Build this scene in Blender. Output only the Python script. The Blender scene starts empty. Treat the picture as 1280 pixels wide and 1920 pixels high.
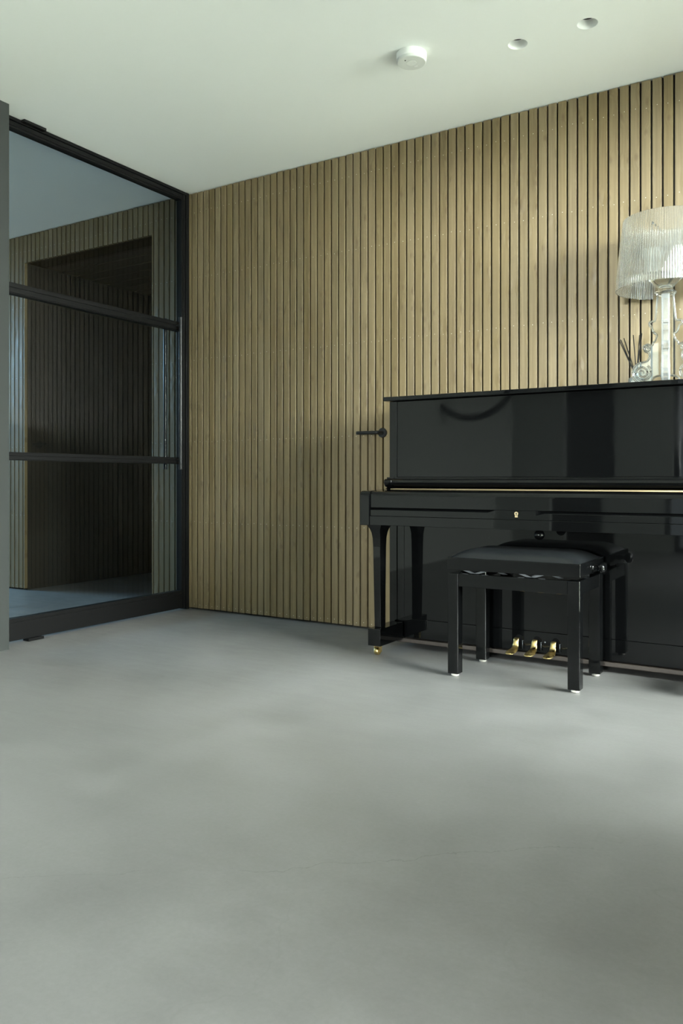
import bpy, bmesh, math, random
from mathutils import Vector, Matrix
random.seed(7)
PI = math.pi
D = bpy.data
S = bpy.context.scene
C = S.collection

# ---------------------------------------------------------------- camera
FPX, YAW, V0 = 1502.17, 0.554598, 898.13
cam_d = D.cameras.new('camera')
cam = D.objects.new('camera', cam_d); C.objects.link(cam)
cam.location = (3.480, -3.765, 0.8127)
cam.rotation_euler = (PI / 2, 0, YAW)
cam_d.sensor_fit = 'VERTICAL'; cam_d.sensor_height = 36.0; cam_d.sensor_width = 24.0
cam_d.lens = FPX * 36.0 / 1920.0
cam_d.shift_y = -(960 - V0) / 1920.0
cam_d.clip_start = 0.02
S.camera = cam

# ---------------------------------------------------------------- world, daylight, exposure
S.view_settings.view_transform = 'Standard'
S.view_settings.look = 'None'
S.view_settings.gamma = 1.0
S.view_settings.use_curve_mapping = False
S.view_settings.exposure = 0.58
W = D.worlds.new('sky'); S.world = W; W.use_nodes = True
bg = W.node_tree.nodes['Background']
bg.inputs[0].default_value = (0.84, 0.94, 1.0, 1); bg.inputs[1].default_value = 0.7

def area(name, loc, direction, sx, sy, power, color):
    l = D.lights.new(name, 'AREA'); l.shape = 'RECTANGLE'; l.size = sx; l.size_y = sy
    l.energy = power; l.color = color
    o = D.objects.new(name, l); C.objects.link(o)
    o.location = loc
    o.rotation_euler = Vector(direction).to_track_quat('-Z', 'Y').to_euler()
    return o
# overcast daylight standing outside the garden windows (right), and outside the hall window (left)
area('daylight_garden', (7.6, -1.6, 4.0), (-1, 0, -0.10), 8.0, 5.0, 6800, (0.975, 1.0, 0.965))
area('daylight_terrace', (4.9, -9.0, 3.4), (-0.25, 1, -0.12), 3, 4, 150, (0.80, 1.0, 0.98))
# added lamp far beyond the terrace window, for the soft-edged light on the slats
area('added_wall_light', (4.3, -30.0, 2.62), (0, 1, 0), 4.0, 1.5, 7600, (1.0, 1.0, 0.97))
area('daylight_hall', (-6.6, -1.15, 3.4), (1, 0, -0.3), 2.2, 2.4, 620, (0.36, 0.70, 1.0))
# sun added behind the house for bounce light: it lights the paving outside, none of it falls straight into the room
sl = D.lights.new('sun', 'SUN'); sl.energy = 27.0; sl.angle = 0.01; sl.color = (1.0, 0.98, 0.90)
so = D.objects.new('sun', sl); C.objects.link(so); so.location = (8, 6, 10)
so.rotation_euler = Vector((0.15, -0.6, -0.85)).to_track_quat('-Z', 'Y').to_euler()

# ---------------------------------------------------------------- materials
def mat(name, color, rough=0.5, metal=0.0, spec=0.5, coat=0.0, **kw):
    m = D.materials.new(name); m.use_nodes = True
    p = m.node_tree.nodes['Principled BSDF']
    p.inputs['Base Color'].default_value = (*color, 1)
    p.inputs['Roughness'].default_value = rough
    p.inputs['Metallic'].default_value = metal
    p.inputs['Specular IOR Level'].default_value = spec
    p.inputs['Coat Weight'].default_value = coat
    for k, v in kw.items(): p.inputs[k].default_value = v
    return m

class NT:
    def __init__(s, m): s.t = m.node_tree; s.p = s.t.nodes['Principled BSDF']
    def n(s, kind, **kw):
        nd = s.t.nodes.new(kind)
        for k, v in kw.items():
            if k.startswith('_'): nd.inputs[k[1:].replace('__', ' ')].default_value = v
            else: setattr(nd, k, v)
        return nd
    def l(s, a, b): s.t.links.new(a, b)
    def math(s, op, a, b=None):
        nd = s.n('ShaderNodeMath', operation=op)
        for i, x in enumerate((a, b)):
            if x is None: continue
            if isinstance(x, (int, float)): nd.inputs[i].default_value = x
            else: s.l(x, nd.inputs[i])
        return nd.outputs[0]
    def ramp(s, fac, stops):
        nd = s.n('ShaderNodeValToRGB'); e = nd.color_ramp.elements
        while len(e) < len(stops): e.new(0.5)
        for i, (p, c) in enumerate(stops):
            e[i].position = p; e[i].color = (*c, 1) if len(c) == 3 else c
        s.l(fac, nd.inputs[0]); return nd.outputs[0]
    def mapping(s, scale, coord='Object'):
        tc = s.n('ShaderNodeTexCoord'); mp = s.n('ShaderNodeMapping')
        mp.inputs['Scale'].default_value = scale
        s.l(tc.outputs[coord], mp.inputs[0]); return mp.outputs[0]
    def noise(s, vec, scale, detail=4, rough=0.5):
        nd = s.n('ShaderNodeTexNoise'); nd.inputs['Scale'].default_value = scale
        nd.inputs['Detail'].default_value = detail; nd.inputs['Roughness'].default_value = rough
        if vec is not None: s.l(vec, nd.inputs['Vector'])
        return nd
    def bump(s, h, strength, dist=0.01):
        b = s.n('ShaderNodeBump'); b.inputs['Strength'].default_value = strength
        b.inputs['Distance'].default_value = dist
        s.l(h, b.inputs['Height']); s.l(b.outputs[0], s.p.inputs['Normal'])

def wood_mat():
    m = mat('stained_spruce', (0.4, 0.34, 0.2), 0.42); k = NT(m)
    at = k.n('ShaderNodeAttribute', attribute_name='slat')
    rnd = at.outputs['Fac']
    tc = k.n('ShaderNodeTexCoord')
    off = k.n('ShaderNodeCombineXYZ'); k.l(k.math('MULTIPLY', rnd, 37.0), off.inputs[2]); k.l(k.math('MULTIPLY', rnd, 11.0), off.inputs[0])
    add = k.n('ShaderNodeVectorMath', operation='ADD'); k.l(tc.outputs['Object'], add.inputs[0]); k.l(off.outputs[0], add.inputs[1])
    def scaled(v):
        mm = k.n('ShaderNodeVectorMath', operation='MULTIPLY'); k.l(add.outputs[0], mm.inputs[0]); mm.inputs[1].default_value = v; return mm.outputs[0]
    # knots: voronoi cells stretched along the slat, only some of them are knots
    kv = k.n('ShaderNodeTexVoronoi', voronoi_dimensions='2D'); kv.inputs['Scale'].default_value = 1.0
    warp = k.noise(scaled((14, 14, 7)), 1.0, 2)
    kvin = k.n('ShaderNodeVectorMath', operation='ADD'); k.l(scaled((20, 3, 8.5)), kvin.inputs[0])
    ws = k.n('ShaderNodeVectorMath', operation='SCALE'); k.l(warp.outputs['Color'], ws.inputs[0]); ws.inputs['Scale'].default_value = 0.55
    k.l(ws.outputs[0], kvin.inputs[1]); sx3 = k.n('ShaderNodeSeparateXYZ'); k.l(kvin.outputs[0], sx3.inputs[0]); cx3 = k.n('ShaderNodeCombineXYZ')
    k.l(sx3.outputs[0], cx3.inputs[0]); k.l(sx3.outputs[2], cx3.inputs[1]); k.l(cx3.outputs[0], kv.inputs['Vector'])
    knot = k.ramp(kv.outputs['Distance'], [(0.0, (1, 1, 1)), (0.09, (0.75, 0.75, 0.75)), (0.2, (0, 0, 0))])
    sel = k.n('ShaderNodeSeparateColor'); k.l(kv.outputs['Color'], sel.inputs[0])
    pick = k.math('GREATER_THAN', sel.outputs[0], 0.66)
    knotm = k.math('MULTIPLY', knot, pick)
    halo = k.math('MULTIPLY', k.ramp(kv.outputs['Distance'], [(0.05, (1, 1, 1)), (0.45, (0, 0, 0))]), pick)
    # grain: stretched noise bent around the knots
    gvec = k.n('ShaderNodeVectorMath', operation='ADD'); k.l(scaled((95, 40, 1.6)), gvec.inputs[0])
    hv = k.n('ShaderNodeCombineXYZ'); k.l(k.math('MULTIPLY', halo, 1.6), hv.inputs[0]); k.l(hv.outputs[0], gvec.inputs[1])
    grain = k.noise(gvec.outputs[0], 1.0, 5, 0.62).outputs['Fac']
    fine = k.noise(scaled((420, 120, 7)), 1.0, 2).outputs['Fac']
    broad = k.noise(scaled((9, 5, 1.3)), 1.0, 3).outputs['Fac']
    g = k.math('ADD', k.math('MULTIPLY', grain, 0.5), k.math('ADD', k.math('MULTIPLY', fine, 0.15), k.math('MULTIPLY', broad, 0.35)))
    col = k.ramp(g, [(0.32, (0.116, 0.080, 0.031)), (0.5, (0.180, 0.131, 0.058)), (0.68, (0.242, 0.180, 0.085))])
    # each board a little different
    hsv = k.n('ShaderNodeHueSaturation'); k.l(col, hsv.inputs['Color'])
    k.l(k.math('ADD', k.math('MULTIPLY', rnd, 0.14), 0.93), hsv.inputs['Value'])
    k.l(k.math('ADD', k.math('MULTIPLY', rnd, -0.14), 1.0), hsv.inputs['Saturation'])
    mx = k.n('ShaderNodeMix', data_type='RGBA'); k.l(k.math('MULTIPLY', knotm, 0.42), mx.inputs['Factor'])
    k.l(hsv.outputs[0], mx.inputs['A']); mx.inputs['B'].default_value = (0.085, 0.052, 0.022, 1)
    k.l(mx.outputs['Result'], k.p.inputs['Base Color'])
    k.l(k.math('ADD', k.math('MULTIPLY', g, 0.25), 0.33), k.p.inputs['Roughness'])
    hh = k.math('ADD', k.math('MULTIPLY', halo, 0.6), k.math('MULTIPLY', grain, 0.22))
    k.bump(hh, 0.5, 0.006)
    return m

def floor_mat():
    m = mat('polished_concrete', (0.2, 0.2, 0.19), 0.4, spec=0.5); k = NT(m)
    o = k.mapping((1, 1, 1))
    a = k.noise(o, 0.75, 6, 0.62).outputs['Fac']
    b = k.noise(o, 3.4, 8, 0.68).outputs['Fac']
    sp = k.noise(k.mapping((5, 22, 1)), 1.0, 6, 0.6).outputs['Fac']
    fine = k.noise(o, 90, 3, 0.7).outputs['Fac']
    g = k.math('ADD', k.math('MULTIPLY', a, 0.45), k.math('ADD', k.math('MULTIPLY', b, 0.3), k.math('ADD', k.math('MULTIPLY', sp, 0.13), k.math('MULTIPLY', fine, 0.12))))
    col = k.ramp(g, [(0.36, (0.124, 0.122, 0.119)), (0.5, (0.164, 0.161, 0.158)), (0.64, (0.208, 0.204, 0.203))])
    # hairline cracks, only here and there
    cr = k.noise(o, 1.15, 5, 0.55).outputs['Fac']
    line = k.ramp(k.math('ABSOLUTE', k.math('SUBTRACT', cr, 0.53)), [(0.0, (1, 1, 1)), (0.0011, (0, 0, 0))])
    msk = k.ramp(k.noise(o, 0.9, 2).outputs['Fac'], [(0.5, (0, 0, 0)), (0.62, (1, 1, 1))])
    cf = k.math('MULTIPLY', k.math('MULTIPLY', line, msk), 0.12)
    mx = k.n('ShaderNodeMix', data_type='RGBA'); k.l(cf, mx.inputs['Factor']); k.l(col, mx.inputs['A'])
    mx.inputs['B'].default_value = (0.09, 0.09, 0.08, 1)
    # one long hairline crack running across the room in front of the bench
    tc2 = k.n('ShaderNodeTexCoord'); sp2 = k.n('ShaderNodeSeparateXYZ'); k.l(tc2.outputs['Object'], sp2.inputs[0])
    dist = k.math('ADD', k.math('MULTIPLY', sp2.outputs[0], -0.6121), k.math('MULTIPLY', sp2.outputs[1], 0.7908))
    wob = k.math('MULTIPLY', k.math('SUBTRACT', k.noise(o, 2.6, 7, 0.6).outputs['Fac'], 0.5), 0.22)
    dd = k.math('ABSOLUTE', k.math('ADD', k.math('SUBTRACT', dist, -3.4184), wob))
    crk = k.math('MULTIPLY', k.math('LESS_THAN', dd, 0.0011), k.ramp(k.noise(o, 5.0, 3).outputs['Fac'], [(0.42, (0, 0, 0)), (0.56, (1, 1, 1))]))
    m3 = k.n('ShaderNodeMix', data_type='RGBA'); k.l(k.math('MULTIPLY', crk, 0.40), m3.inputs['Factor']); k.l(mx.outputs['Result'], m3.inputs['A'])
    m3.inputs['B'].default_value = (0.07, 0.07, 0.065, 1); mx = m3
    # small dark specks
    v = k.n('ShaderNodeTexVoronoi'); v.inputs['Scale'].default_value = 9.0; k.l(o, v.inputs['Vector'])
    sc = k.n('ShaderNodeSeparateColor'); k.l(v.outputs['Color'], sc.inputs[0])
    spk = k.math('MULTIPLY', k.math('LESS_THAN', v.outputs['Distance'], 0.022), k.math('GREATER_THAN', sc.outputs[0], 0.85))
    m2 = k.n('ShaderNodeMix', data_type='RGBA'); k.l(k.math('MULTIPLY', spk, 0.45), m2.inputs['Factor']); k.l(mx.outputs['Result'], m2.inputs['A'])
    m2.inputs['B'].default_value = (0.06, 0.055, 0.05, 1)
    k.l(m2.outputs['Result'], k.p.inputs['Base Color'])
    k.l(k.ramp(k.math('ADD', k.math('MULTIPLY', b, 0.6), k.math('MULTIPLY', sp, 0.4)), [(0.35, (0.30,) * 3), (0.65, (0.46,) * 3)]), k.p.inputs['Roughness'])
    k.bump(k.math('ADD', fine, k.math('MULTIPLY', b, 0.6)), 0.03, 0.004)
    return m

def plaster(name, color, s=60):
    m = mat(name, color, 0.85, spec=0.25); k = NT(m)
    k.bump(k.noise(k.mapping((1, 1, 1)), s, 4).outputs['Fac'], 0.05, 0.003)
    return m

def clear(name, tint, reflect=1.0, rough=0.0, haze=0.0):
    # thin clear sheet: a fresnel mix of see-through and mirror, plus a little white haze where asked
    m = D.materials.new(name); m.use_nodes = True; t = m.node_tree; t.nodes.clear()
    out = t.nodes.new('ShaderNodeOutputMaterial'); tr = t.nodes.new('ShaderNodeBsdfTransparent'); gl = t.nodes.new('ShaderNodeBsdfGlossy')
    fr = t.nodes.new('ShaderNodeFresnel'); fr.inputs[0].default_value = 1.5
    mul = t.nodes.new('ShaderNodeMath'); mul.operation = 'MULTIPLY'; mul.use_clamp = True; mul.inputs[1].default_value = reflect
    tr.inputs[0].default_value = (*tint, 1); gl.inputs['Roughness'].default_value = rough
    mx = t.nodes.new('ShaderNodeMixShader')
    t.links.new(fr.outputs[0], mul.inputs[0]); t.links.new(mul.outputs[0], mx.inputs[0])
    t.links.new(tr.outputs[0], mx.inputs[1]); t.links.new(gl.outputs[0], mx.inputs[2])
    last = mx
    if haze:
        tl = t.nodes.new('ShaderNodeBsdfTranslucent'); tl.inputs[0].default_value = (0.9, 0.95, 0.95, 1)
        df = t.nodes.new('ShaderNodeBsdfDiffuse'); df.inputs[0].default_value = (0.9, 0.95, 0.95, 1)
        m1 = t.nodes.new('ShaderNodeMixShader'); m1.inputs[0].default_value = 0.6
        t.links.new(tl.outputs[0], m1.inputs[1]); t.links.new(df.outputs[0], m1.inputs[2])
        m2 = t.nodes.new('ShaderNodeMixShader'); m2.inputs[0].default_value = haze
        t.links.new(mx.outputs[0], m2.inputs[1]); t.links.new(m1.outputs[0], m2.inputs[2]); last = m2
    t.links.new(last.outputs[0], out.inputs[0]); return m

M = {}
M['wood'] = wood_mat()
M['floor'] = floor_mat()
M['ceiling'] = plaster('white_ceiling_paint', (0.86, 0.88, 0.84))
M['white_wall'] = plaster('white_wall_paint', (0.70, 0.72, 0.68))
M['mid_wall'] = plaster('soft_grey_wall_paint', (0.24, 0.25, 0.235))
M['grey_wall'] = plaster('grey_green_wall_paint', (0.034, 0.037, 0.035), 200)
M['membrane'] = mat('black_membrane', (0.012, 0.010, 0.007), 0.9)
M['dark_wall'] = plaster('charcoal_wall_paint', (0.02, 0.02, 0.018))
M['screw'] = mat('screw_steel', (0.75, 0.72, 0.62), 0.3, 0.4)
M['steel'] = mat('black_powder_coated_steel', (0.006, 0.006, 0.006), 0.40, spec=0.16)
M['handle'] = mat('black_satin_handle', (0.012, 0.013, 0.014), 0.28, spec=0.35)
M['glass'] = clear('door_glass', (0.74, 0.76, 0.75), 1.35)
M['winglass'] = clear('window_glass', (0.93, 0.96, 0.95), 1.0)
M['gloss'] = mat('black_polyester_lacquer', (0.0022, 0.0024, 0.0026), 0.035, spec=0.38)
k = NT(M['gloss']); k.l(k.ramp(k.noise(k.mapping((1, 1, 1)), 6, 5).outputs['Fac'], [(0.35, (0.02,) * 3), (0.75, (0.075,) * 3)]), k.p.inputs['Roughness'])
M['felt'] = mat('dark_bottom_board', (0.03, 0.022, 0.017), 0.6)
M['brass'] = mat('worn_brass', (0.62, 0.47, 0.20), 0.30, 1.0)
k = NT(M['brass']); k.l(k.ramp(k.noise(k.mapping((1, 1, 1)), 45, 4).outputs['Fac'], [(0.3, (0.22,) * 3), (0.7, (0.5,) * 3)]), k.p.inputs['Roughness'])
M['hinge'] = mat('polished_brass_hinge', (0.50, 0.40, 0.24), 0.35, 1.0)
M['leather'] = mat('black_leatherette', (0.007, 0.008, 0.009), 0.36, spec=0.38)
k = NT(M['leather']); k.bump(k.noise(k.mapping((1, 1, 1)), 380, 3).outputs['Fac'], 0.12, 0.001)
M['grey_metal'] = mat('zinc_plated_steel', (0.12, 0.13, 0.14), 0.4, 0.9)
M['pad'] = mat('pale_felt_glide', (0.55, 0.53, 0.48), 0.8)
M['plastic'] = mat('white_plastic', (0.82, 0.83, 0.80), 0.4)
M['plastic2'] = mat('off_white_plastic', (0.70, 0.72, 0.68), 0.45)
M['slot_dark'] = mat('matt_black_slot_dark', (0.002, 0.002, 0.002), 0.9, spec=0.1)
M['rubber'] = mat('black_rubber', (0.02, 0.02, 0.02), 0.7)
def hazy(m, amount):
    t = m.node_tree; out = t.nodes['Material Output']; p = t.nodes['Principled BSDF']
    tl = t.nodes.new('ShaderNodeBsdfTranslucent'); df = t.nodes.new('ShaderNodeBsdfDiffuse')
    tl.inputs[0].default_value = df.inputs[0].default_value = (0.93, 0.96, 0.96, 1)
    a = t.nodes.new('ShaderNodeMixShader'); a.inputs[0].default_value = 0.6
    b = t.nodes.new('ShaderNodeMixShader'); b.inputs[0].default_value = amount
    t.links.new(tl.outputs[0], a.inputs[1]); t.links.new(df.outputs[0], a.inputs[2])
    t.links.new(p.outputs[0], b.inputs[1]); t.links.new(a.outputs[0], b.inputs[2]); t.links.new(b.outputs[0], out.inputs[0])
    return m
M['acrylic_edge_glow'] = hazy(mat('clear_acrylic_painted_glow', (0.98, 0.99, 0.99), 0.05, **{'Transmission Weight': 1.0, 'IOR': 1.46}), 0.20)  # extra white haze painted in for light guided along the edge-on plate
M['acrylic'] = mat('clear_acrylic', (0.97, 0.99, 0.99), 0.02, **{'Transmission Weight': 1.0, 'IOR': 1.46}); hazy(M['acrylic'], 0.025)
M['shade'] = hazy(mat('clear_pleated_acrylic', (0.98, 0.99, 0.98), 0.04, **{'Transmission Weight': 1.0, 'IOR': 1.46}), 0.07)
M['jar'] = clear('frosted_clear_glass', (0.93, 0.96, 0.95), 1.6, 0.03, 0.18)
M['reed'] = mat('black_reed', (0.012, 0.012, 0.012), 0.7)
M['ink'] = mat('white_print', (0.85, 0.87, 0.85), 0.5)
M['bounce_ground'] = mat('pale_bounce_paving', (0.52, 0.545, 0.485), 0.9)  # unseen ground, made pale to throw light up onto the ceiling
M['leaf'] = mat('leaf_green', (0.04, 0.09, 0.03), 0.6)
M['vase'] = mat('glazed_vase', (0.05, 0.06, 0.07), 0.15)

# ---------------------------------------------------------------- mesh helpers
def quad(bm, pts, mi=0):
    f = bm.faces.new([bm.verts.new(p) for p in pts]); f.material_index = mi; return f
def box(bm, x0, x1, y0, y1, z0, z1, mi=0):
    v = [bm.verts.new((x, y, z)) for x in (x0, x1) for y in (y0, y1) for z in (z0, z1)]
    fs = [(0, 1, 3, 2), (4, 6, 7, 5), (0, 4, 5, 1), (2, 3, 7, 6), (0, 2, 6, 4), (1, 5, 7, 3)]
    out = []
    for f in fs:
        q = bm.faces.new([v[i] for i in f]); q.material_index = mi; out.append(q)
    return out
def loft(bm, rings, cap=True, mi=0, closed=True, smooth=False):
    vr = [[bm.verts.new(p) for p in r] for r in rings]
    n = len(rings[0])
    for a, b in zip(vr, vr[1:]):
        for i in range(n if closed else n - 1):
            f = bm.faces.new((a[i], a[(i + 1) % n], b[(i + 1) % n], b[i])); f.material_index = mi; f.smooth = smooth
    if cap:
        for r, rev in ((vr[0], True), (vr[-1], False)):
            f = bm.faces.new(list(reversed(r)) if rev else r); f.material_index = mi
def prism_x(bm, prof, x0, x1, mi=0, smooth=False):
    """profile of (y, z) swept along x"""
    loft(bm, [[(x, y, z) for y, z in prof] for x in (x0, x1)], True, mi, smooth=smooth)
def lathe(bm, prof, c, axis='Z', seg=32, mi=0, smooth=True, cap=True):
    def pt(r, h, a):
        u, v = r * math.cos(a), r * math.sin(a)
        if axis == 'Z': return (c[0] + u, c[1] + v, c[2] + h)
        if axis == 'Y': return (c[0] + u, c[1] + h, c[2] + v)
        return (c[0] + h, c[1] + u, c[2] + v)
    loft(bm, [[pt(max(r, 1e-5), h, 2 * PI * i / seg) for i in range(seg)] for r, h in prof], cap, mi, smooth=smooth)
def tube(bm, pts, radii, seg=12, mi=0):
    rings = []
    pts = [Vector(p) for p in pts]
    if isinstance(radii, (int, float)): radii = [radii] * len(pts)
    up = Vector((0, 0, 1))
    for i, p in enumerate(pts):
        t = (pts[min(i + 1, len(pts) - 1)] - pts[max(i - 1, 0)]).normalized()
        a = t.cross(up)
        if a.length < 1e-3: a = t.cross(Vector((1, 0, 0)))
        a.normalize(); b = t.cross(a).normalized()
        rings.append([tuple(p + a * radii[i] * math.cos(2 * PI * j / seg) + b * radii[i] * math.sin(2 * PI * j / seg)) for j in range(seg)])
    loft(bm, rings, True, mi, smooth=True)
def sphere(bm, c, r, seg=24, ring=14, mi=0, sq=(1, 1, 1)):
    mt = Matrix.Translation(c) @ Matrix.Diagonal((*sq, 1))
    res = bmesh.ops.create_uvsphere(bm, u_segments=seg, v_segments=ring, radius=r, matrix=mt)
    for v in res['verts']:
        for f in v.link_faces: f.smooth = True; f.material_index = mi
def obj(name, bm, mats, parent=None, bevel=0.0, seg=2, off=None, recalc=True):
    if recalc: bmesh.ops.recalc_face_normals(bm, faces=bm.faces[:])
    for e in bm.edges:     # keep turned profiles crisp where they have real corners
        if len(e.link_faces) == 2 and e.calc_face_angle(0.0) > 0.62: e.smooth = False
    me = D.meshes.new(name); bm.to_mesh(me); bm.free()
    for m in (mats if isinstance(mats, (list, tuple)) else [mats]): me.materials.append(m)
    o = D.objects.new(name, me); C.objects.link(o)
    if bevel:
        b = o.modifiers.new('bevel', 'BEVEL'); b.width = bevel; b.segments = seg; b.limit_method = 'ANGLE'; b.angle_limit = 0.6
        b.harden_normals = False
    if parent is not None:
        o.parent = parent
        if parent.type == 'EMPTY' or True:
            bpy.context.view_layer.update()
            o.matrix_parent_inverse = parent.matrix_world.inverted()
    return o
def tag(o, label=None, cat=None, group=None, kind=None):
    if label: o['label'] = label
    if cat: o['category'] = cat
    if group: o['group'] = group
    if kind: o['kind'] = kind
    return o
def thing(name, loc, label=None, cat=None, group=None, kind=None):
    o = D.objects.new(name, None); C.objects.link(o); o.location = loc; o.empty_display_size = 0.1
    return tag(o, label, cat, group, kind)
def struct(name, bm, m, label, cat, **kw):
    return tag(obj(name, bm, m, **kw), label, cat, kind='structure')
NB = bmesh.new

# ---------------------------------------------------------------- room shell
H = 2.6
XL, XR, YF = -4.4, 4.12, -6.2          # hall end, garden wall, far end behind the camera
OX0, OX1, OH = -1.58, -0.297, 2.395   # opening in the slatted wall of the hall
bm = NB(); box(bm, XL - 0.3, XR + 0.25, YF - 0.2, 4.2, -0.12, 0.0)
struct('floor', bm, M['floor'], 'grey polished concrete floor with soft mottling and hairline cracks', 'floor')

# ceiling with two round cut-outs for the recessed spots
HOLES = [(2.361, -0.583), (2.644, -0.583)]; HR = 0.0395
bm = NB()
def rect(x0, x1, y0, y1, z=H): quad(bm, [(x0, y0, z), (x0, y1, z), (x1, y1, z), (x1, y0, z)])
q = 0.08
xs = [XL - 0.3, HOLES[0][0] - q, HOLES[0][0] + q, HOLES[1][0] - q, HOLES[1][0] + q, XR + 0.25]
y0, y1 = HOLES[0][1] - q, HOLES[0][1] + q
rect(xs[0], xs[5], YF - 0.2, y0); rect(xs[0], xs[5], y1, 0.03)
for a, b in ((0, 1), (2, 3), (4, 5)): rect(xs[a], xs[b], y0, y1)
for hx, hy in HOLES:
    n = 48; inner = []; outer = []
    for i in range(n):
        a = 2 * PI * i / n + PI / 4; c_, s_ = math.cos(a), math.sin(a); mxx = max(abs(c_), abs(s_))
        inner.append(bm.verts.new((hx + HR * c_, hy + HR * s_, H))); outer.append(bm.verts.new((hx + q * c_ / mxx, hy + q * s_ / mxx, H)))
    for i in range(n):
        j = (i + 1) % n; bm.faces.new((inner[i], inner[j], outer[j], outer[i]))
quad(bm, [(XL - 0.3, YF - 0.2, H + 0.2), (XR + 0.25, YF - 0.2, H + 0.2), (XR + 0.25, 0.03, H + 0.2), (XL - 0.3, 0.03, H + 0.2)])
bmesh.ops.remove_doubles(bm, verts=bm.verts[:], dist=1e-5)
for f in bm.faces:
    if f.calc_center_median().z < H + 0.1 and f.normal.z > 0: f.normal_flip()
struct('ceiling', bm, M['ceiling'], 'smooth white painted ceiling over the room and the hall', 'ceiling', recalc=False)

# slatted spruce wall: one structure, slats and their screws are its surface
PX0, PIT, GAP, TH = 0.0456, 0.04702, 0.0085, 0.024
ROWS = [2.475, 2.068, 1.556, 1.045, 0.545, 0.030]
def slat_wall(name, x0, x1, zmin, zmax, label, rng, cut=None):
    bm = NB(); lay = bm.faces.layers.float.new('slat')
    if cut:
        a, b, hh = cut
        for f in box(bm, x0, a, 0.0 + TH + 0.001, 0.20, 0, zmax, 1) + box(bm, b, x1, TH + 0.001, 0.20, 0, zmax, 1) + box(bm, a, b, TH + 0.001, 0.20, hh, zmax, 1): f[lay] = 0
    else:
        for f in box(bm, x0, x1, TH + 0.001, 0.20, 0, zmax, 1): f[lay] = 0
    n0 = math.floor((x0 - PX0) / PIT); n1 = math.ceil((x1 - PX0) / PIT)
    for n in range(n0, n1):
        a = PX0 + n * PIT + GAP / 2; b = a + PIT - GAP
        if a < x0: a = x0
        if b > x1: b = x1
        if b - a < 0.004: continue
        z0 = zmin + rng.uniform(0, 0.002)
        if cut and b > cut[0] and a < cut[1]:
            if a < cut[0]: segs = [(a, cut[0], z0), (cut[0], b, cut[2])]
            elif b > cut[1]: segs = [(a, cut[1], cut[2]), (cut[1], b, z0)]
            else: segs = [(a, b, cut[2])]
        else: segs = [(a, b, z0)]
        r = rng.random(); dy = rng.uniform(-0.0008, 0.0008); top = zmax - rng.uniform(0.003, 0.006)
        for (p, q_, zz) in segs:
            if q_ - p < 0.003: continue
            c = 0.0013   # eased front edges
            ring = lambda z: [(p, TH, z), (p, dy + c, z), (p + c, dy, z), (q_ - c, dy, z), (q_, dy + c, z), (q_, TH, z)]
            nf = len(bm.faces)
            loft(bm, [ring(zz), ring(top)])
            bm.faces.ensure_lookup_table()
            for f in bm.faces[nf:]: f[lay] = r; f.material_index = 0
            for zr in ROWS:
                if zr < zz + 0.01 or zr > top - 0.01: continue
                sx = (p + q_) / 2 + rng.uniform(-0.003, 0.003); sz = zr + rng.uniform(-0.004, 0.004)
                vs = [bm.verts.new((sx + 0.0019 * math.cos(t * PI / 3), dy - 0.0009, sz + 0.0019 * math.sin(t * PI / 3))) for t in range(6)]
                vt = bm.verts.new((sx, dy - 0.0016, sz))
                for i in range(6):
                    f = bm.faces.new((vs[i], vt, vs[(i + 1) % 6])); f.material_index = 2; f[lay] = 0
    return struct(name, bm, [M['wood'], M['membrane'], M['screw']], label, 'wall')
rng = random.Random(3)
slat_wall('wall_back', 0.002, XR, 0.010, H, 'wall of narrow vertical spruce slats behind the piano', rng)
slat_wall('wall_hall_back', XL, -0.002, 0.010, H, 'vertical spruce slats on the hall wall seen through the glass door', rng, (OX0, OX1, OH))

# dark passage behind the opening
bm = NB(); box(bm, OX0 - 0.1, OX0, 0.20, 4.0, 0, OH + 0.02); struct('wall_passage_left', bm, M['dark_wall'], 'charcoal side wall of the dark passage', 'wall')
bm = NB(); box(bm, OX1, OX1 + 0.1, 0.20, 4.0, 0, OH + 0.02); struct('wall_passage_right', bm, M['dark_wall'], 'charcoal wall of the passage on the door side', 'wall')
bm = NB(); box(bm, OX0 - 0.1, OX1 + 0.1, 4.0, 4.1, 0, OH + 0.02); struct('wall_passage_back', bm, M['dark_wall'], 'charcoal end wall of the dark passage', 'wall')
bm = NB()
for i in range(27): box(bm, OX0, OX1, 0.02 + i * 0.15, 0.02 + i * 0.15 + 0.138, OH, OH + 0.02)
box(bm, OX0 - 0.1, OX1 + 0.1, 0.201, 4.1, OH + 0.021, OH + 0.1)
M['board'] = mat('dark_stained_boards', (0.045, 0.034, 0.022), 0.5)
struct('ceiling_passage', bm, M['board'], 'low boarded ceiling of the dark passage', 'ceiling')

# grey wall end on the left, beside the glass door, running back past the camera
WLY = -1.352
bm = NB(); box(bm, -0.06, 0.122, -2.05, WLY, 0, H)
struct('wall_left', bm, M['grey_wall'], 'dark grey-green painted wall end at the left edge beside the glass door', 'wall')

bm = NB(); box(bm, -0.06, 0.115, YF, -2.05, 0, H)
struct('wall_left', bm, M['mid_wall'], 'soft grey wall running back from the dark wall end', 'wall')

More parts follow.
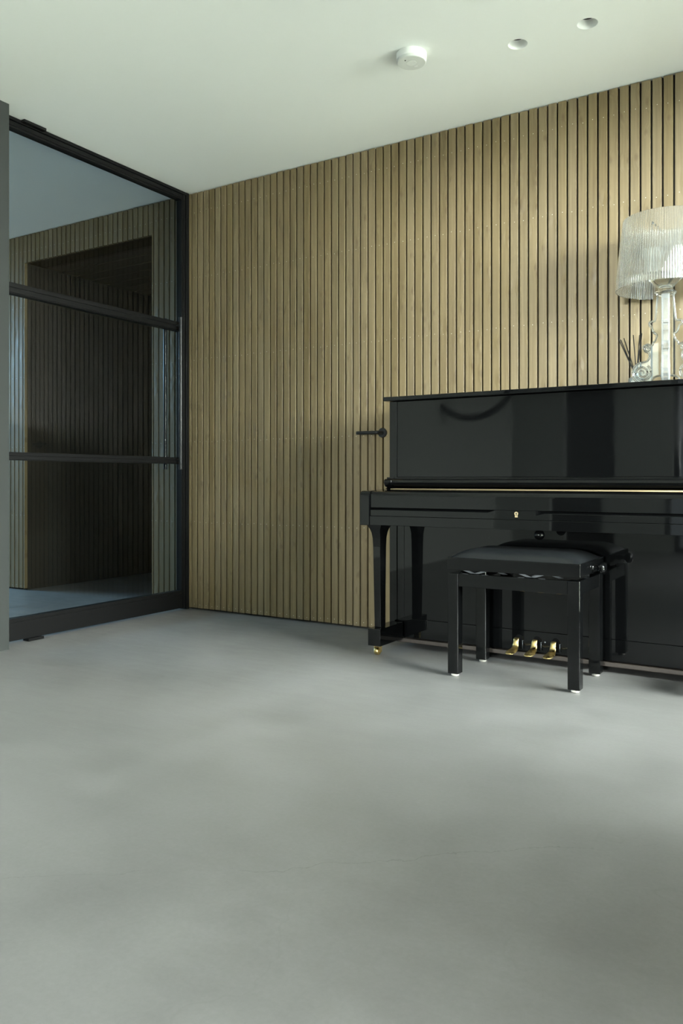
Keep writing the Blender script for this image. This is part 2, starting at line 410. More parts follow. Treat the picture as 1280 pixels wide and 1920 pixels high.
# garden wall on the right with two tall openings
WH = 2.36
bm = NB()
OP = [(-1.62, -0.25), (-5.9, -2.9)]
box(bm, XR, XR + 0.22, -0.25, 0.0, 0, H); box(bm, XR, XR + 0.22, -2.9, -1.62, 0, H); box(bm, XR, XR + 0.22, YF, -5.9, 0, H)
for a, b in OP: box(bm, XR, XR + 0.22, a, b, WH, H)
struct('wall_right', bm, M['white_wall'], 'white garden wall with tall window openings', 'wall')
for i, (a, b) in enumerate(OP):
    w = thing('window_%d' % (i + 1), (XR + 0.11, (a + b) / 2, 0), 'tall black framed garden window', 'window', kind='structure')
    bm = NB(); t = 0.05
    for y0, y1, z0, z1 in ((a, a + t, 0, WH), (b - t, b, 0, WH), (a, b, 0, t), (a, b, WH - t, WH)): box(bm, XR + 0.09, XR + 0.14, y0, y1, z0, z1)
    if i == 1: box(bm, XR + 0.09, XR + 0.14, (a + b) / 2 - 0.03, (a + b) / 2 + 0.03, t, WH - t)
    obj('window_frame', bm, M['steel'], w)
    bm = NB(); box(bm, XR + 0.112, XR + 0.118, a + t, b - t, t, WH - t); obj('glass_pane', bm, M['winglass'], w)

# far end of the room behind the camera
bm = NB()
box(bm, 0.12, 0.76, YF - 0.15, YF, 0, H); box(bm, 1.33, 1.95, YF - 0.15, YF, 0, H); box(bm, 3.9, XR, YF - 0.15, YF, 0, H)
box(bm, 0.76, 1.33, YF - 0.15, YF, 2.3, H); box(bm, 1.95, 3.9, YF - 0.15, YF, 2.42, H)
struct('wall_front', bm, M['mid_wall'], 'soft grey wall at the far end behind the viewer', 'wall')
bm = NB(); box(bm, 0.76, 1.33, YF - 0.14, YF - 0.08, 0, 2.3); struct('door_2', bm, M['dark_wall'], 'dark flush door at the far end of the room', 'door')
w = thing('window_3', (2.95, YF - 0.1, 0), 'terrace window at the far end of the room', 'window', kind='structure')
bm = NB()
for x0, x1, z0, z1 in ((1.95, 2.01, 0, 2.42), (3.84, 3.9, 0, 2.42), (1.95, 3.9, 0, 0.06), (1.95, 3.9, 2.36, 2.42), (2.7, 2.76, 0, 2.42)): box(bm, x0, x1, YF - 0.1, YF - 0.05, z0, z1)
obj('window_frame', bm, M['steel'], w)
bm = NB(); box(bm, 2.01, 3.84, YF - 0.078, YF - 0.072, 0.06, 2.34); obj('glass_pane', bm, M['winglass'], w)
# hall shell
bm = NB()
box(bm, XL - 0.2, XL, YF, -2.9, 0, H); box(bm, XL - 0.2, XL, -0.1, 0.0, 0, H); box(bm, XL - 0.2, XL, -2.9, -0.1, 2.45, H)
struct('wall_hall_left', bm, M['white_wall'], 'white hall wall around the front window', 'wall')
bm = NB(); box(bm, XL - 0.2, 0.12, YF - 0.15, YF, 0, H); struct('wall_hall_front', bm, M['white_wall'], 'white wall at the front of the hall', 'wall')
bm = NB()
box(bm, XR + 0.25, 30, -25, 25, -0.16, -0.1)
struct('ground', bm, M['bounce_ground'], 'unseen paving outside the garden windows, made pale to bounce light indoors', 'ground')

# ---------------------------------------------------------------- glass pivot door
door = thing('door_1', (0, -0.68, 0), 'black steel framed glass pivot door between room and hall', 'door', kind='structure')
DX0, DX1 = -0.022, 0.022
DY1 = -0.030; DY0 = WLY - 0.02
bm = NB()      # fixed jamb in the corner and header under the ceiling
box(bm, DX0 - 0.008, DX1 + 0.004, -0.026, -0.001, 0, H); box(bm, DX0 - 0.008, DX1 + 0.004, WLY + 0.001, -0.026, H - 0.018, H - 0.001)
obj('door_frame', bm, M['steel'], door, 0.0015)
ST = 0.034
def leaf_box(name, y0, y1, z0, z1, step=True, bead=0.008):
    bm = NB(); box(bm, DX0, DX1, y0, y1, z0, z1)
    if step:   # glazing bead standing proud round the pane
        box(bm, DX0 - 0.005, DX1 + 0.005, y0, y1, z0 + bead, z1 - bead)
    return obj(name, bm, M['steel'], door, 0.001)
bm = NB(); box(bm, DX0, DX1, DY1 - ST, DY1, 0.012, H - 0.022); box(bm, DX0 - 0.005, DX1 + 0.005, DY1 - ST + 0.010, DY1 - 0.008, 0.012, H - 0.022)
obj('stile', bm, M['steel'], door, 0.001)
leaf_box('top_rail', WLY + 0.001, DY1 - ST, H - 0.055, H - 0.022, True, 0.010)
bm = NB(); box(bm, DX0, DX1, WLY + 0.001, DY1 - ST, 0.014, 0.122); box(bm, DX0 - 0.004, DX1 + 0.004, WLY + 0.001, DY1 - ST, 0.014, 0.104)
obj('bottom_rail', bm, M['steel'], door, 0.001)
for z0, z1 in ((1.728, 1.782), (0.906, 0.946)):
    bm = NB(); zm = (z0 + z1) / 2
    box(bm, DX0, DX1, WLY + 0.001, DY1 - ST, z0, z1)
    box(bm, DX0 - 0.005, DX1 + 0.005, WLY + 0.001, DY1 - ST, zm + 0.003, z1 - 0.006); box(bm, DX0 - 0.005, DX1 + 0.005, WLY + 0.001, DY1 - ST, z0 + 0.004, zm - 0.003)
    obj('transom_bar', bm, M['steel'], door, 0.001)
for z0, z1 in ((0.122, 0.906), (0.946, 1.728), (1.782, H - 0.055)):
    bm = NB(); quad(bm, [(0, WLY + 0.001, z0), (0, DY1 - ST, z0), (0, DY1 - ST, z1), (0, WLY + 0.001, z1)])
    obj('glass_pane', bm, M['glass'], door)
for s, yy in ((1, -0.108), (-1, -0.128)):
    bm = NB(); x = s * 0.055
    tube(bm, [(x, yy, 0.872), (x, yy, 1.804)], 0.0115, 20)
    for z in (0.926, 1.755): tube(bm, [(s * 0.018, yy, z), (x, yy, z)], 0.008, 14)
    obj('pull_handle', bm, M['handle'], door)
bm = NB(); box(bm, 0.0, 0.052, -1.215, -1.085, H - 0.014, H - 0.001); obj('pivot_plate', bm, M['steel'], door, 0.001)
bm = NB(); box(bm, 0.0, 0.046, -1.185, -1.095, 0.001, 0.014); obj('pivot_plate', bm, M['steel'], door, 0.001)

# ---------------------------------------------------------------- upright piano
A0, A1 = 1.620, 3.105; AC = 2.362
YP = -0.315       # plane of the front panels
piano = thing('upright_piano', (AC, -0.3, 0), 'glossy black upright piano with closed fallboard against the slatted wall', 'piano')
def part(name, bm, m='gloss', bev=0.0015, seg=3, parent=None): return obj(name, bm, M[m] if isinstance(m, str) else m, parent or piano, bev, seg)
for s in (0, 1):
    x0, x1 = (A0, A0 + 0.040) if s == 0 else (A1 - 0.040, A1)
    bm = NB(); box(bm, x0, x1, -0.317, -0.035, 0.045, 1.189); part('side_panel', bm)
bm = NB(); box(bm, A0 + 0.04, A1 - 0.04, -0.06, -0.035, 0.045, 1.189); part('back_panel', bm)
bm = NB(); box(bm, A0 - 0.018, A1 + 0.018, -0.352, -0.028, 1.190, 1.210); part('lid', bm, bev=0.003)
bm = NB(); box(bm, A0 + 0.0415, A1 - 0.0415, YP, -0.30, 0.822, 1.188); part('upper_panel', bm, bev=0.001)
# moulding below the upper panel, rounded nose
bm = NB()
prof = [(-0.30, 0.772), (-0.345, 0.772), (-0.362, 0.777), (-0.372, 0.786), (-0.376, 0.797), (-0.373, 0.806), (-0.365, 0.812), (-0.345, 0.815), (-0.345, 0.821), (-0.30, 0.821)]
prism_x(bm, prof, A0 + 0.0415, A1 - 0.0415); part('moulding', bm, bev=0.0012)
for x0, x1 in ((A0, A0 + 0.040), (A1 - 0.040, A1)):
    bm = NB(); prism_x(bm, [(-0.335, 0.770), (-0.36, 0.775), (-0.372, 0.786), (-0.376, 0.797), (-0.373, 0.806), (-0.365, 0.812), (-0.345, 0.815), (-0.345, 0.821), (-0.335, 0.821)], x0, x1); part('moulding', bm, bev=0.001)
# fallboard: gently sloping lid with a rounded front
bm = NB()
prof = [(-0.30, 0.680), (-0.30, 0.764), (-0.375, 0.7645), (-0.52, 0.760)]
for i in range(9):
    a = PI / 2 * i / 8; prof.append((-0.572 - 0.022 * math.sin(a), 0.735 + 0.022 * math.cos(a)))
prof += [(-0.594, 0.6835), (-0.58, 0.6835)]
prism_x(bm, prof, A0 + 0.0505, A1 - 0.0505)
part('fallboard', bm, bev=0.0008)
bm = NB(); prism_x(bm, [(-0.352, 0.7648), (-0.352, 0.7680), (-0.386, 0.7665), (-0.386, 0.7650)], A0 + 0.042, A1 - 0.042)
obj('hinge', bm, M['hinge'], piano)
# cheeks at each end of the keybed
for x0, x1 in ((A0, A0 + 0.049), (A1 - 0.049, A1)):
    bm = NB(); prof = [(-0.335, 0.602), (-0.335, 0.790), (-0.345, 0.772), (-0.365, 0.766), (-0.42, 0.763)]
    for i in range(9):
        a = PI / 2 * i / 8; prof.append((-0.578 - 0.026 * math.sin(a), 0.733 + 0.026 * math.cos(a)))
    prof += [(-0.604, 0.602)]
    prism_x(bm, prof, x0, x1); part('cheek_block', bm, bev=0.0022)
# key slip with two long finger grooves under the fallboard
bm = NB()
def slip(x0, x1, ch):
    y = -0.596
    pr = [(-0.50, 0.646), (-0.50, 0.6825), (y + (0.012 if ch else 0.0), 0.6825), (y, 0.6825 - (0.011 if ch else 0.0)), (y, 0.646)] if ch else [(-0.50, 0.646), (-0.50, 0.6825), (y, 0.6825), (y, 0.664), (y, 0.646)]
    return [(yy, zz) for yy, zz in pr]
segs = [(A0 + 0.050, True), (A0 + 0.062, True), (2.236, True), (2.268, False), (2.440, False), (2.475, True), (A1 - 0.062, True), (A1 - 0.050, True)]
loft(bm, [[(x, y, z) for y, z in slip(0, 0, ch)] for x, ch in segs]); part('key_slip', bm, bev=0.0006)
bm = NB(); box(bm, A0 + 0.050, A1 - 0.050, -0.600, -0.12, 0.604, 0.645); part('key_bed', bm, bev=0.0012)
# brass keyhole plate
bm = NB()
pts = [(0.008 * math.cos(a), 0.008 * math.sin(a)) for a in [math.radians(t) for t in range(-50, 231, 20)]] + [(-0.0058, -0.015), (0.0058, -0.015)]
loft(bm, [[(AC - 0.002 + u, yy, 0.6705 + v) for u, v in pts] for yy in (-0.5968, -0.599)]); lk = obj('keyhole_plate', bm, M['hinge'], piano)
bm = NB(); lathe(bm, [(0.0032, -0.5996), (0.0032, -0.5991)], (AC - 0.002, 0, 0.6715), 'Y', 12); box(bm, AC - 0.0034, AC - 0.0006, -0.5996, -0.5991, 0.6605, 0.670); obj('keyhole', bm, M['rubber'], lk)
# knob under the keybed
bm = NB(); sphere(bm, (2.415, -0.470, 0.578), 0.0215); lathe(bm, [(0.006, 0), (0.006, 0.03)], (2.415, -0.47, 0.59)); part('knob', bm, bev=0)
# lower front
bm = NB(); box(bm, A0 + 0.0415, A0 + 0.078, YP + 0.001, -0.28, 0.045, 0.603); part('lower_stile', bm, bev=0.001)
bm = NB(); box(bm, A1 - 0.078, A1 - 0.0415, YP + 0.001, -0.28, 0.045, 0.603); part('lower_stile', bm, bev=0.001)
bm = NB(); box(bm, A0 + 0.0790, A1 - 0.0790, YP, -0.29, 0.142, 0.602); part('lower_panel', bm, bev=0.001)
bm = NB(); box(bm, A0 + 0.0790, A1 - 0.0790, YP, -0.29, 0.050, 0.1405); part('bottom_rail', bm, bev=0.001)
bm = NB(); box(bm, A0 + 0.006, A1 - 0.006, YP - 0.008, -0.04, 0.026, 0.0445); part('bottom_board', bm, 'felt', 0.003)
# console legs: slim, flared under the keybed
for cx in (1.6725, A1 - 0.0525):
    rings = []
    for z, w, d0, d1 in ((0.1255, 0.0165, -0.530, -0.484), (0.30, 0.0175, -0.535, -0.484), (0.50, 0.0190, -0.540, -0.482), (0.540, 0.0200, -0.543, -0.480), (0.565, 0.0225, -0.549, -0.474), (0.583, 0.0275, -0.556, -0.467), (0.595, 0.034, -0.562, -0.461), (0.6035, 0.038, -0.566, -0.457)):
        rings.append([(cx - w, d0, z), (cx + w, d0, z), (cx + w, d1, z), (cx - w, d1, z)])
    bm = NB(); loft(bm, rings); part('leg', bm, bev=0.0015)
    bm = NB(); box(bm, cx - 0.0345, cx + 0.0305, -0.560, -0.336, 0.046, 0.125); tb = part('toe_block', bm, bev=0.002)
    bm = NB(); wx, wy = cx - 0.004, -0.524; lathe(bm, [(0.006, -0.011), (0.0155, -0.011), (0.0175, -0.008), (0.0175, 0.008), (0.0155, 0.011), (0.006, 0.011)], (wx, wy, 0.0178), 'X', 24)
    box(bm, wx - 0.015, wx - 0.0125, wy - 0.006, wy + 0.016, 0.012, 0.040); box(bm, wx + 0.0125, wx + 0.015, wy - 0.006, wy + 0.016, 0.012, 0.040); box(bm, wx - 0.015, wx + 0.015, wy - 0.008, wy + 0.018, 0.039, 0.0455)
    tube(bm, [(wx - 0.017, wy, 0.0178), (wx + 0.017, wy, 0.0178)], 0.003, 10)
    obj('caster', bm, M['brass'], piano)
    bm = NB(); lathe(bm, [(0.006, -0.011), (0.0155, -0.011), (0.0175, -0.008), (0.0175, 0.008), (0.0155, 0.011), (0.006, 0.011)], (wx, -0.10, 0.0178), 'X', 24); box(bm, wx - 0.015, wx + 0.015, -0.115, -0.085, 0.03, 0.030 + 0.001)
    tube(bm, [(wx, -0.10, 0.018), (wx, -0.10, 0.03)], 0.006, 10); obj('caster', bm, M['brass'], piano)
# three brass pedals, each before a flat black plate painted as the slot's dark
for i in range(3):
    px = AC - 0.009 + (i - 1) * 0.083
    path = [(-0.330, 0.108, 0.0105), (-0.340, 0.109, 0.0115), (-0.347, 0.103, 0.0120), (-0.350, 0.090, 0.0125), (-0.353, 0.078, 0.0135), (-0.360, 0.069, 0.0150), (-0.374, 0.0640, 0.0190), (-0.400, 0.0610, 0.0225), (-0.424, 0.0590, 0.0225), (-0.437, 0.0570, 0.0180), (-0.441, 0.0550, 0.0110)]
    rings = []
    for j, (y, z, w) in enumerate(path):
        a = Vector((0, path[min(j + 1, 10)][0] - path[max(j - 1, 0)][0], path[min(j + 1, 10)][1] - path[max(j - 1, 0)][1])).normalized()
        nn = Vector((0, a.z, -a.y))   # towards the player / up
        if nn.z < 0 and j > 4: nn = -nn
        if j <= 4 and nn.y > 0: nn = -nn
        t = 0.0042
        P = Vector((px, y, z)); X = Vector((1, 0, 0))
        rings.append([tuple(P - X * w - nn * t), tuple(P - X * w + nn * t * 0.2), tuple(P - X * w * 0.6 + nn * t), tuple(P + X * w * 0.6 + nn * t), tuple(P + X * w + nn * t * 0.2), tuple(P + X * w - nn * t)])
    bm = NB(); loft(bm, rings, smooth=True)
    o = obj('pedal', bm, M['brass'], piano); sb = o.modifiers.new('subd', 'SUBSURF'); sb.levels = 1; sb.render_levels = 2
    bm = NB(); w = 0.0165; arch = [(-w, 0.060), (w, 0.060), (w, 0.104)] + [(w * math.cos(t * PI / 10), 0.104 + w * math.sin(t * PI / 10)) for t in range(1, 10)] + [(-w, 0.104)]
    loft(bm, [[(px + 0.003 + u, yy, v) for u, v in arch] for yy in (YP - 0.0006, YP - 0.0002)]); obj('pedal_slot_dark', bm, M['slot_dark'], piano)
    bm = NB(); tube(bm, [(px + 0.022, YP - 0.0004, 0.096), (px + 0.022, YP - 0.012, 0.096)], 0.0016, 8); tube(bm, [(px + 0.022, YP - 0.008, 0.060), (px + 0.022, YP - 0.008, 0.096)], 0.0013, 8); obj('pedal_pin', bm, M['grey_metal'], piano)
for px in (AC + 0.028, AC + 0.132):
    bm = NB(); sphere(bm, (px, YP - 0.001, 0.098), 0.0042, 12, 8, sq=(1, 0.6, 1)); obj('panel_stud', bm, M['grey_metal'], piano)

# ---------------------------------------------------------------- piano bench
bx0, bx1, by0, by1 = 2.110, 2.652, -0.722, -0.372
bench = thing('piano_bench', ((bx0 + bx1) / 2, (by0 + by1) / 2, 0), 'black lacquered adjustable piano bench with padded leatherette seat in front of the pedals', 'bench')
LG = 0.047
for x, y in ((bx0, by0), (bx1 - LG, by0), (bx0, by1 - LG), (bx1 - LG, by1 - LG)):
    bm = NB(); box(bm, x, x + LG, y, y + LG, 0.011, 0.4255); lg = obj('leg', bm, M['gloss'], bench, 0.0032, 3)
    bm = NB(); lathe(bm, [(0.014, 0.0006), (0.016, 0.003), (0.016, 0.0108)], (x + LG / 2, y + LG / 2, 0), seg=20); obj('glide', bm, M['pad'], lg)
bm = NB()
box(bm, bx0 + LG, bx1 - LG, by0 + 0.003, by0 + 0.022, 0.372, 0.4245); box(bm, bx0 + LG, bx1 - LG, by1 - 0.022, by1 - 0.003, 0.372, 0.4245)
box(bm, bx0 + 0.003, bx0 + 0.022, by0 + LG, by1 - LG, 0.372, 0.4245); box(bm, bx1 - 0.022, bx1 - 0.003, by0 + LG, by1 - LG, 0.372, 0.4245)
obj('apron', bm, M['gloss'], bench, 0.0015, 2)
bm = NB(); box(bm, bx0 - 0.002, bx1 + 0.002, by0 - 0.002, by1 + 0.002, 0.4395, 0.4905)
obj('seat_frame', bm, M['gloss'], bench, 0.0022, 3)
# padded top, crowned
bm = NB(); nx, ny = 36, 24; e = 0.006
grid = []
for j in range(ny + 1):
    row = []
    for i in range(nx + 1):
        u = i / nx; v = j / ny
        x = bx0 + e + u * (bx1 - bx0 - 2 * e); y = by0 + e + v * (by1 - by0 - 2 * e)
        du = min(u, 1 - u) * (bx1 - bx0); dv = min(v, 1 - v) * (by1 - by0)
        fu = 1 - (1 - min(du / 0.11, 1)) ** 2.4; fv = 1 - (1 - min(dv / 0.10, 1)) ** 2.4
        row.append(bm.verts.new((x, y, 0.4905 + 0.034 * (fu * fv) ** 0.75)))
    grid.append(row)
for j in range(ny):
    for i in range(nx):
        f = bm.faces.new((grid[j][i], grid[j][i + 1], grid[j + 1][i + 1], grid[j + 1][i])); f.smooth = True
quad(bm, [(bx0 + e, by0 + e, 0.4906), (bx0 + e, by1 - e, 0.4906), (bx1 - e, by1 - e, 0.4906), (bx1 - e, by0 + e, 0.4906)])
obj('seat_cushion', bm, M['leather'], bench)
# scissor lift between frame and seat
bm = NB()
for y in (by0 + 0.07, by1 - 0.08):
    for s in (-1, 1):
        c = (bx0 + bx1) / 2 - 0.06
        for k2 in (-0.12, 0.12):
            xa, xb = c + k2 - 0.07 * s, c + k2 + 0.07 * s
            loft(bm, [[(xa, yy, 0.400), (xa + 0.02 * s, yy, 0.398), (xb, yy, 0.437), (xb - 0.02 * s, yy, 0.4385)] for yy in (y + 0.002 * s, y + 0.004 + 0.002 * s)])
tube(bm, [(bx0 + 0.05, (by0 + by1) / 2, 0.430), (bx1 - 0.01, (by0 + by1) / 2, 0.430)], 0.005, 10)
obj('lift_mechanism', bm, M['grey_metal'], bench)
for s, x in ((1, bx1 + 0.002), (-1, bx0 - 0.002)):
    bm = NB(); yk = -0.552; zk = 0.463
    lathe(bm, [(0.015, 0), (0.013, 0.006), (0.008, 0.010), (0.008, 0.020), (0.014, 0.024), (0.021, 0.030), (0.0235, 0.038), (0.0225, 0.047), (0.017, 0.053), (0.008, 0.056)], (x, yk, zk), 'X', 28) if s == 1 else lathe(bm, [(0.015, 0), (0.013, -0.006), (0.008, -0.010), (0.008, -0.020), (0.014, -0.024), (0.021, -0.030), (0.0235, -0.038), (0.0225, -0.047), (0.017, -0.053), (0.008, -0.056)], (x, yk, zk), 'X', 28)
    if s == 1: obj('height_knob', bm, M['gloss'], bench)
    else: bm.free()

# ---------------------------------------------------------------- table lamp on the piano
LX, LY, LZ = 2.863, -0.18, 1.211
lamp = thing('table_lamp', (LX, LY, LZ), 'clear acrylic baroque table lamp with pleated shade on the piano lid', 'lamp')
ANG = math.atan2(0.617, 3.585)    # one plate faces across the room, the other runs through it at a right angle
KZ = lambda y: 0.813 + (528 - y / 5.05) * 0.002244
KW = lambda w: w * 0.000444
outline = [(0, 960), (60, 940), (80, 925), (84, 1000), (92, 1080), (100, 1155), (118, 1168), (140, 1170), (151, 1182), (150, 1205), (132, 1215), (124, 1240), (112, 1270), (90, 1290), (82, 1305), (92, 1330), (100, 1355), (118, 1372), (122, 1392),
           (140, 1392), (168, 1385), (190, 1398), (197, 1425), (186, 1452), (160, 1462), (150, 1485), (152, 1515), (172, 1542), (205, 1552), (243, 1558), (275, 1580), (298, 1615), (305, 1655), (292, 1700), (262, 1735), (225, 1762), (190, 1770), (160, 1768), (140, 1745),
           (122, 1712), (90, 1692), (50, 1688), (0, 1688)]
def plate(angle, th):
    bm = NB()
    pts = [(KW(w), KZ(y) - 0.0) for w, y in outline]
    ring = [(-u, z) for u, z in reversed(pts[1:-1])]
    loop = pts + ring
    ca, sa = math.cos(angle), math.sin(angle)
    def P(u, t, z): return (LX + u * ca - t * sa, LY + u * sa + t * ca, max(z, LZ))
    front = [bm.verts.new(P(u, -th / 2, z)) for u, z in loop]; back = [bm.verts.new(P(u, th / 2, z)) for u, z in loop]
    n = len(loop)
    for i in range(n): bm.faces.new((front[i], front[(i + 1) % n], back[(i + 1) % n], back[i]))
    bm.faces.new(front); bm.faces.new(list(reversed(back)))
    # raised scrolls: spirals on each foot, both faces
    for s in (-1, 1):
        for side in (-1, 1):
            sp = []
            for j in range(61):
                a = j / 60 * 2.2 * 2 * PI; r = 0.036 * (1 - j / 70)
                sp.append(P(s * (KW(205) + r * math.cos(a + 2.2)), side * th / 2, KZ(1655) + r * math.sin(a + 2.2)))
            tube(bm, sp, [0.0055 * (1 - j / 110) for j in range(61)], 10)
            sp = []
            for j in range(33):
                a = j / 32 * 1.5 * 2 * PI; r = 0.017 * (1 - j / 42)
                sp.append(P(s * (KW(165) + r * math.cos(a)), side * th / 2, KZ(1425) + r * math.sin(a)))
            tube(bm, sp, 0.004, 10)
    # rounded bead following the outline, on both faces
    for side in (-1, 1):
        for s in (-1, 1):
            bd = [Vector(P(s * KW(max(w - 9, 0)), side * th / 2, max(KZ(y), LZ + 0.0048))) for w, y in outline[2:-1]]
            sm = []
            for i in range(len(bd) - 1):
                for t in (0, 0.25, 0.5, 0.75):
                    p0, p1, p2, p3 = bd[max(i - 1, 0)], bd[i], bd[i + 1], bd[min(i + 2, len(bd) - 1)]
                    sm.append(0.5 * ((2 * p1) + (p2 - p0) * t + (2 * p0 - 5 * p1 + 4 * p2 - p3) * t * t + (3 * p1 - p0 - 3 * p2 + p3) * t ** 3))
            sm.append(bd[-1]); tube(bm, sm, 0.0038, 8)
    return bm
obj('lamp_body', plate(ANG, 0.020), M['acrylic'], lamp, 0.005, 4)
obj('lamp_body', plate(ANG + PI / 2, 0.026), M['acrylic_edge_glow'], lamp, 0.003, 3)
bm = NB()   # turned capital and bowl
lathe(bm, [(0.001, KZ(930)), (KW(84), KZ(925)), (KW(98), KZ(912)), (KW(96), KZ(895)), (KW(70), KZ(880)), (KW(66), KZ(860)), (KW(88), KZ(835)), (KW(122), KZ(800)), (KW(165), KZ(762)), (KW(185), KZ(735)), (KW(178), KZ(728)), (KW(120), KZ(742)), (0.001, KZ(745))], (LX, LY, 0), seg=40)
obj('capital', bm, M['acrylic'], lamp)
bm = NB(); lathe(bm, [(0.013, KZ(744)), (0.013, KZ(560)), (0.020, KZ(555)), (0.020, KZ(470)), (0.001, KZ(465))], (LX, LY, 0), seg=24)
obj('socket', bm, M['plastic2'], lamp)
bm = NB(); nn = 720
def shade_ring(r, z, sgn):
    out = []
    for i in range(nn):
        a = 2 * PI * i / nn; rr = r + 0.0011 * math.cos(a * 120) * sgn
        out.append((LX + rr * math.cos(a), LY + rr * math.sin(a), z))
    return out
zb, zt = KZ(868), KZ(205)
rings = []
for i in range(9):
    t = i / 8; rings.append(shade_ring(0.199 - 0.030 * (t ** 1.25) , zb + (zt - zb) * t, 1))
for i in range(9):
    t = 1 - i / 8; rings.append(shade_ring(0.1968 - 0.030 * (t ** 1.25), zb + (zt - zb) * t, -0.4))
rings.append(rings[0])
vr = [[bm.verts.new(p) for p in r] for r in rings[:-1]]; vr.append(vr[0])
for a, b in zip(vr, vr[1:]):
    for i in range(nn):
        f = bm.faces.new((a[i], a[(i + 1) % nn], b[(i + 1) % nn], b[i])); f.smooth = True
obj('lamp_shade', bm, M['shade'], lamp)
bm = NB()
for i in range(3):
    a = 2 * PI * i / 3 + 0.4; tube(bm, [(LX + 0.018 * math.cos(a), LY + 0.018 * math.sin(a), KZ(500)), (LX + 0.172 * math.cos(a), LY + 0.172 * math.sin(a), KZ(330))], 0.003, 8)
obj('shade_holder', bm, M['acrylic'], lamp)

# ---------------------------------------------------------------- reed diffuser
DXc, DYc = 2.730, -0.105
dif = thing('reed_diffuser', (DXc, DYc, 1.211), 'small clear glass reed diffuser with black sticks left of the lamp', 'diffuser')
bm = NB(); lathe(bm, [(0.001, 1.2115), (0.030, 1.2115), (0.034, 1.215), (0.034, 1.248), (0.031, 1.255), (0.014, 1.262), (0.012, 1.272), (0.010, 1.272), (0.011, 1.262), (0.028, 1.252), (0.031, 1.246), (0.031, 1.216), (0.001, 1.2155)], (DXc, DYc, 0), seg=36)
obj('glass_jar', bm, M['jar'], dif)
bm = NB(); lathe(bm, [(0.0125, 1.262), (0.0150, 1.262), (0.0150, 1.274), (0.0115, 1.274)], (DXc, DYc, 0), seg=28, cap=False); obj('collar', bm, M['plastic'], dif)
camv = Vector((3.48 - DXc, -3.765 - DYc, 0)).normalized(); right = Vector((-camv.y, camv.x, 0))
rr = random.Random(5)
for dx, top in ((-0.074, 1.430), (-0.067, 1.428), (-0.054, 1.434), (-0.016, 1.446), (0.012, 1.444), (0.019, 1.446), (0.026, 1.446)):
    b = Vector((DXc, DYc, 1.220)) - right * dx * 0.22
    t = Vector((DXc, DYc, top)) + right * dx + Vector((0, rr.uniform(-0.02, 0.02), 0))
    bm = NB(); tube(bm, [b, t], 0.0021, 8); obj('reed', bm, M['reed'], dif)
# white lettering on the jar
cu = D.curves.new('lettering', 'FONT'); cu.body = 'KARTELL'; cu.size = 0.0105; cu.align_x = 'CENTER'; cu.extrude = 0.0002
tmp = D.objects.new('tmp_lettering', cu); C.objects.link(tmp); bpy.context.view_layer.update()
me = D.meshes.new_from_object(tmp.evaluated_get(bpy.context.evaluated_depsgraph_get())); D.objects.remove(tmp)
for v in me.vertices:    # wrap the flat word round the jar
    ang = v.co.x / 0.0346; base = math.atan2(camv.y, camv.x) + ang; r_ = 0.0346 + v.co.z
    v.co = Vector((DXc + r_ * math.cos(base), DYc + r_ * math.sin(base), 1.232 + v.co.y))
me.materials.append(M['ink']); lt = D.objects.new('lettering', me); C.objects.link(lt); lt.parent = dif
bpy.context.view_layer.update(); lt.matrix_parent_inverse = dif.matrix_world.inverted()

# ---------------------------------------------------------------- black lever on the slats
lev = thing('door_lever', (1.409, 0, 1.06), 'black round lever handle on the slatted wall just left of the piano', 'door handle')
bm = NB(); lathe(bm, [(0.001, -0.0015), (0.0255, -0.0015), (0.026, -0.003), (0.026, -0.009), (0.0245, -0.011), (0.001, -0.011)], (1.409, 0, 1.060), 'Y', 40); obj('rose', bm, M['handle'], lev)
bm = NB(); tube(bm, [(1.409, -0.010, 1.060), (1.409, -0.046, 1.060), (1.408, -0.052, 1.060), (1.404, -0.056, 1.060), (1.398, -0.057, 1.060), (1.280, -0.057, 1.060)], 0.0095, 20); obj('lever', bm, M['handle'], lev)

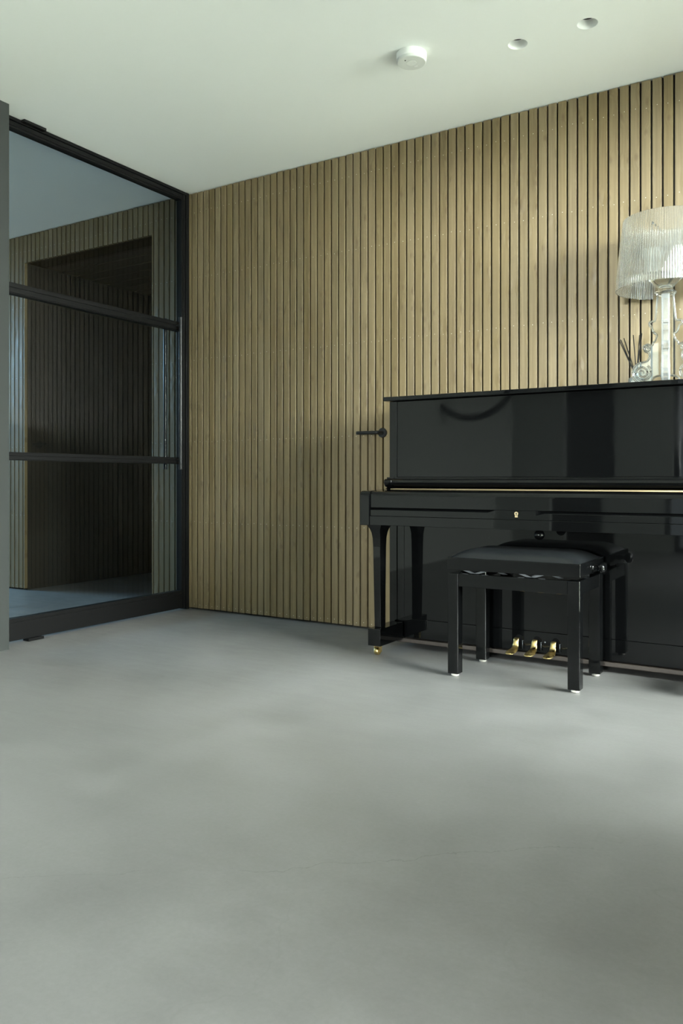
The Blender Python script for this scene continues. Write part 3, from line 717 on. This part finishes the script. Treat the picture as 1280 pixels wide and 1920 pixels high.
# ---------------------------------------------------------------- smoke detector
sx_, sy_ = 1.957, -0.748
sd = thing('smoke_detector', (sx_, sy_, H), 'round white smoke detector on the ceiling', 'smoke detector')
bm = NB(); lathe(bm, [(0.001, H - 0.0005), (0.0625, H - 0.0005), (0.0635, H - 0.003), (0.0635, H - 0.026), (0.0615, H - 0.0275), (0.001, H - 0.0275)], (sx_, sy_, 0), seg=64); obj('base', bm, M['plastic'], sd)
bm = NB(); lathe(bm, [(0.001, H - 0.0275), (0.0590, H - 0.0275), (0.0590, H - 0.0295), (0.0610, H - 0.0300), (0.0610, H - 0.0365), (0.0580, H - 0.0395), (0.024, H - 0.0405), (0.0235, H - 0.0395), (0.0215, H - 0.0395), (0.021, H - 0.0408), (0.001, H - 0.0410)], (sx_, sy_, 0), seg=64)
obj('cover', bm, M['plastic2'], sd)
bm = NB(); box(bm, sx_ - 0.002, sx_ + 0.012, sy_ + 0.026, sy_ + 0.034, H - 0.0418, H - 0.0400); obj('sensor_window', bm, M['plastic'], sd, 0.0008)
bm = NB(); sphere(bm, (sx_ - 0.012, sy_ - 0.034, H - 0.0402), 0.0028, 12, 8); obj('indicator_led', bm, M['rubber'], sd)

# ---------------------------------------------------------------- recessed spots
for i, (hx, hy) in enumerate(HOLES):
    dl = thing('recessed_downlight', (hx, hy, H), ['white trimless recessed downlight nearer the smoke detector', 'white trimless recessed downlight nearer the right edge of the picture'][i], 'downlight', 'recessed downlights in the ceiling')
    bm = NB(); lathe(bm, [(HR, H), (HR - 0.0005, H + 0.002), (0.0355, H + 0.034), (0.0330, H + 0.0345)], (hx, hy, 0), seg=48, cap=False); obj('reflector_cone', bm, M['plastic'], dl)
    bm = NB(); lathe(bm, [(0.0335, H + 0.0345), (0.030, H + 0.075), (0.001, H + 0.075)], (hx, hy, 0), seg=36, cap=False); obj('lamp_holder', bm, M['rubber'], dl)

# ---------------------------------------------------------------- pendant hoop behind the camera (mirrored in the piano)
bm = NB(); cx_, cy_, cz_, R_ = 0.43, -4.2, 1.88, 0.47
tube(bm, [(cx_ + R_ * math.cos(2 * PI * i / 64), cy_, cz_ + R_ * math.sin(2 * PI * i / 64)) for i in range(65)], 0.032, 14)
hp = thing('hoop_pendant', (cx_, cy_, H), 'black hoop pendant behind the viewer, mirrored in the upper piano panel', 'pendant lamp')
obj('hoop', bm, M['steel'], hp)
bm = NB(); tube(bm, [(cx_, cy_, cz_ + R_), (cx_, cy_, H - 0.002)], 0.008, 8); obj('stem', bm, M['steel'], hp)
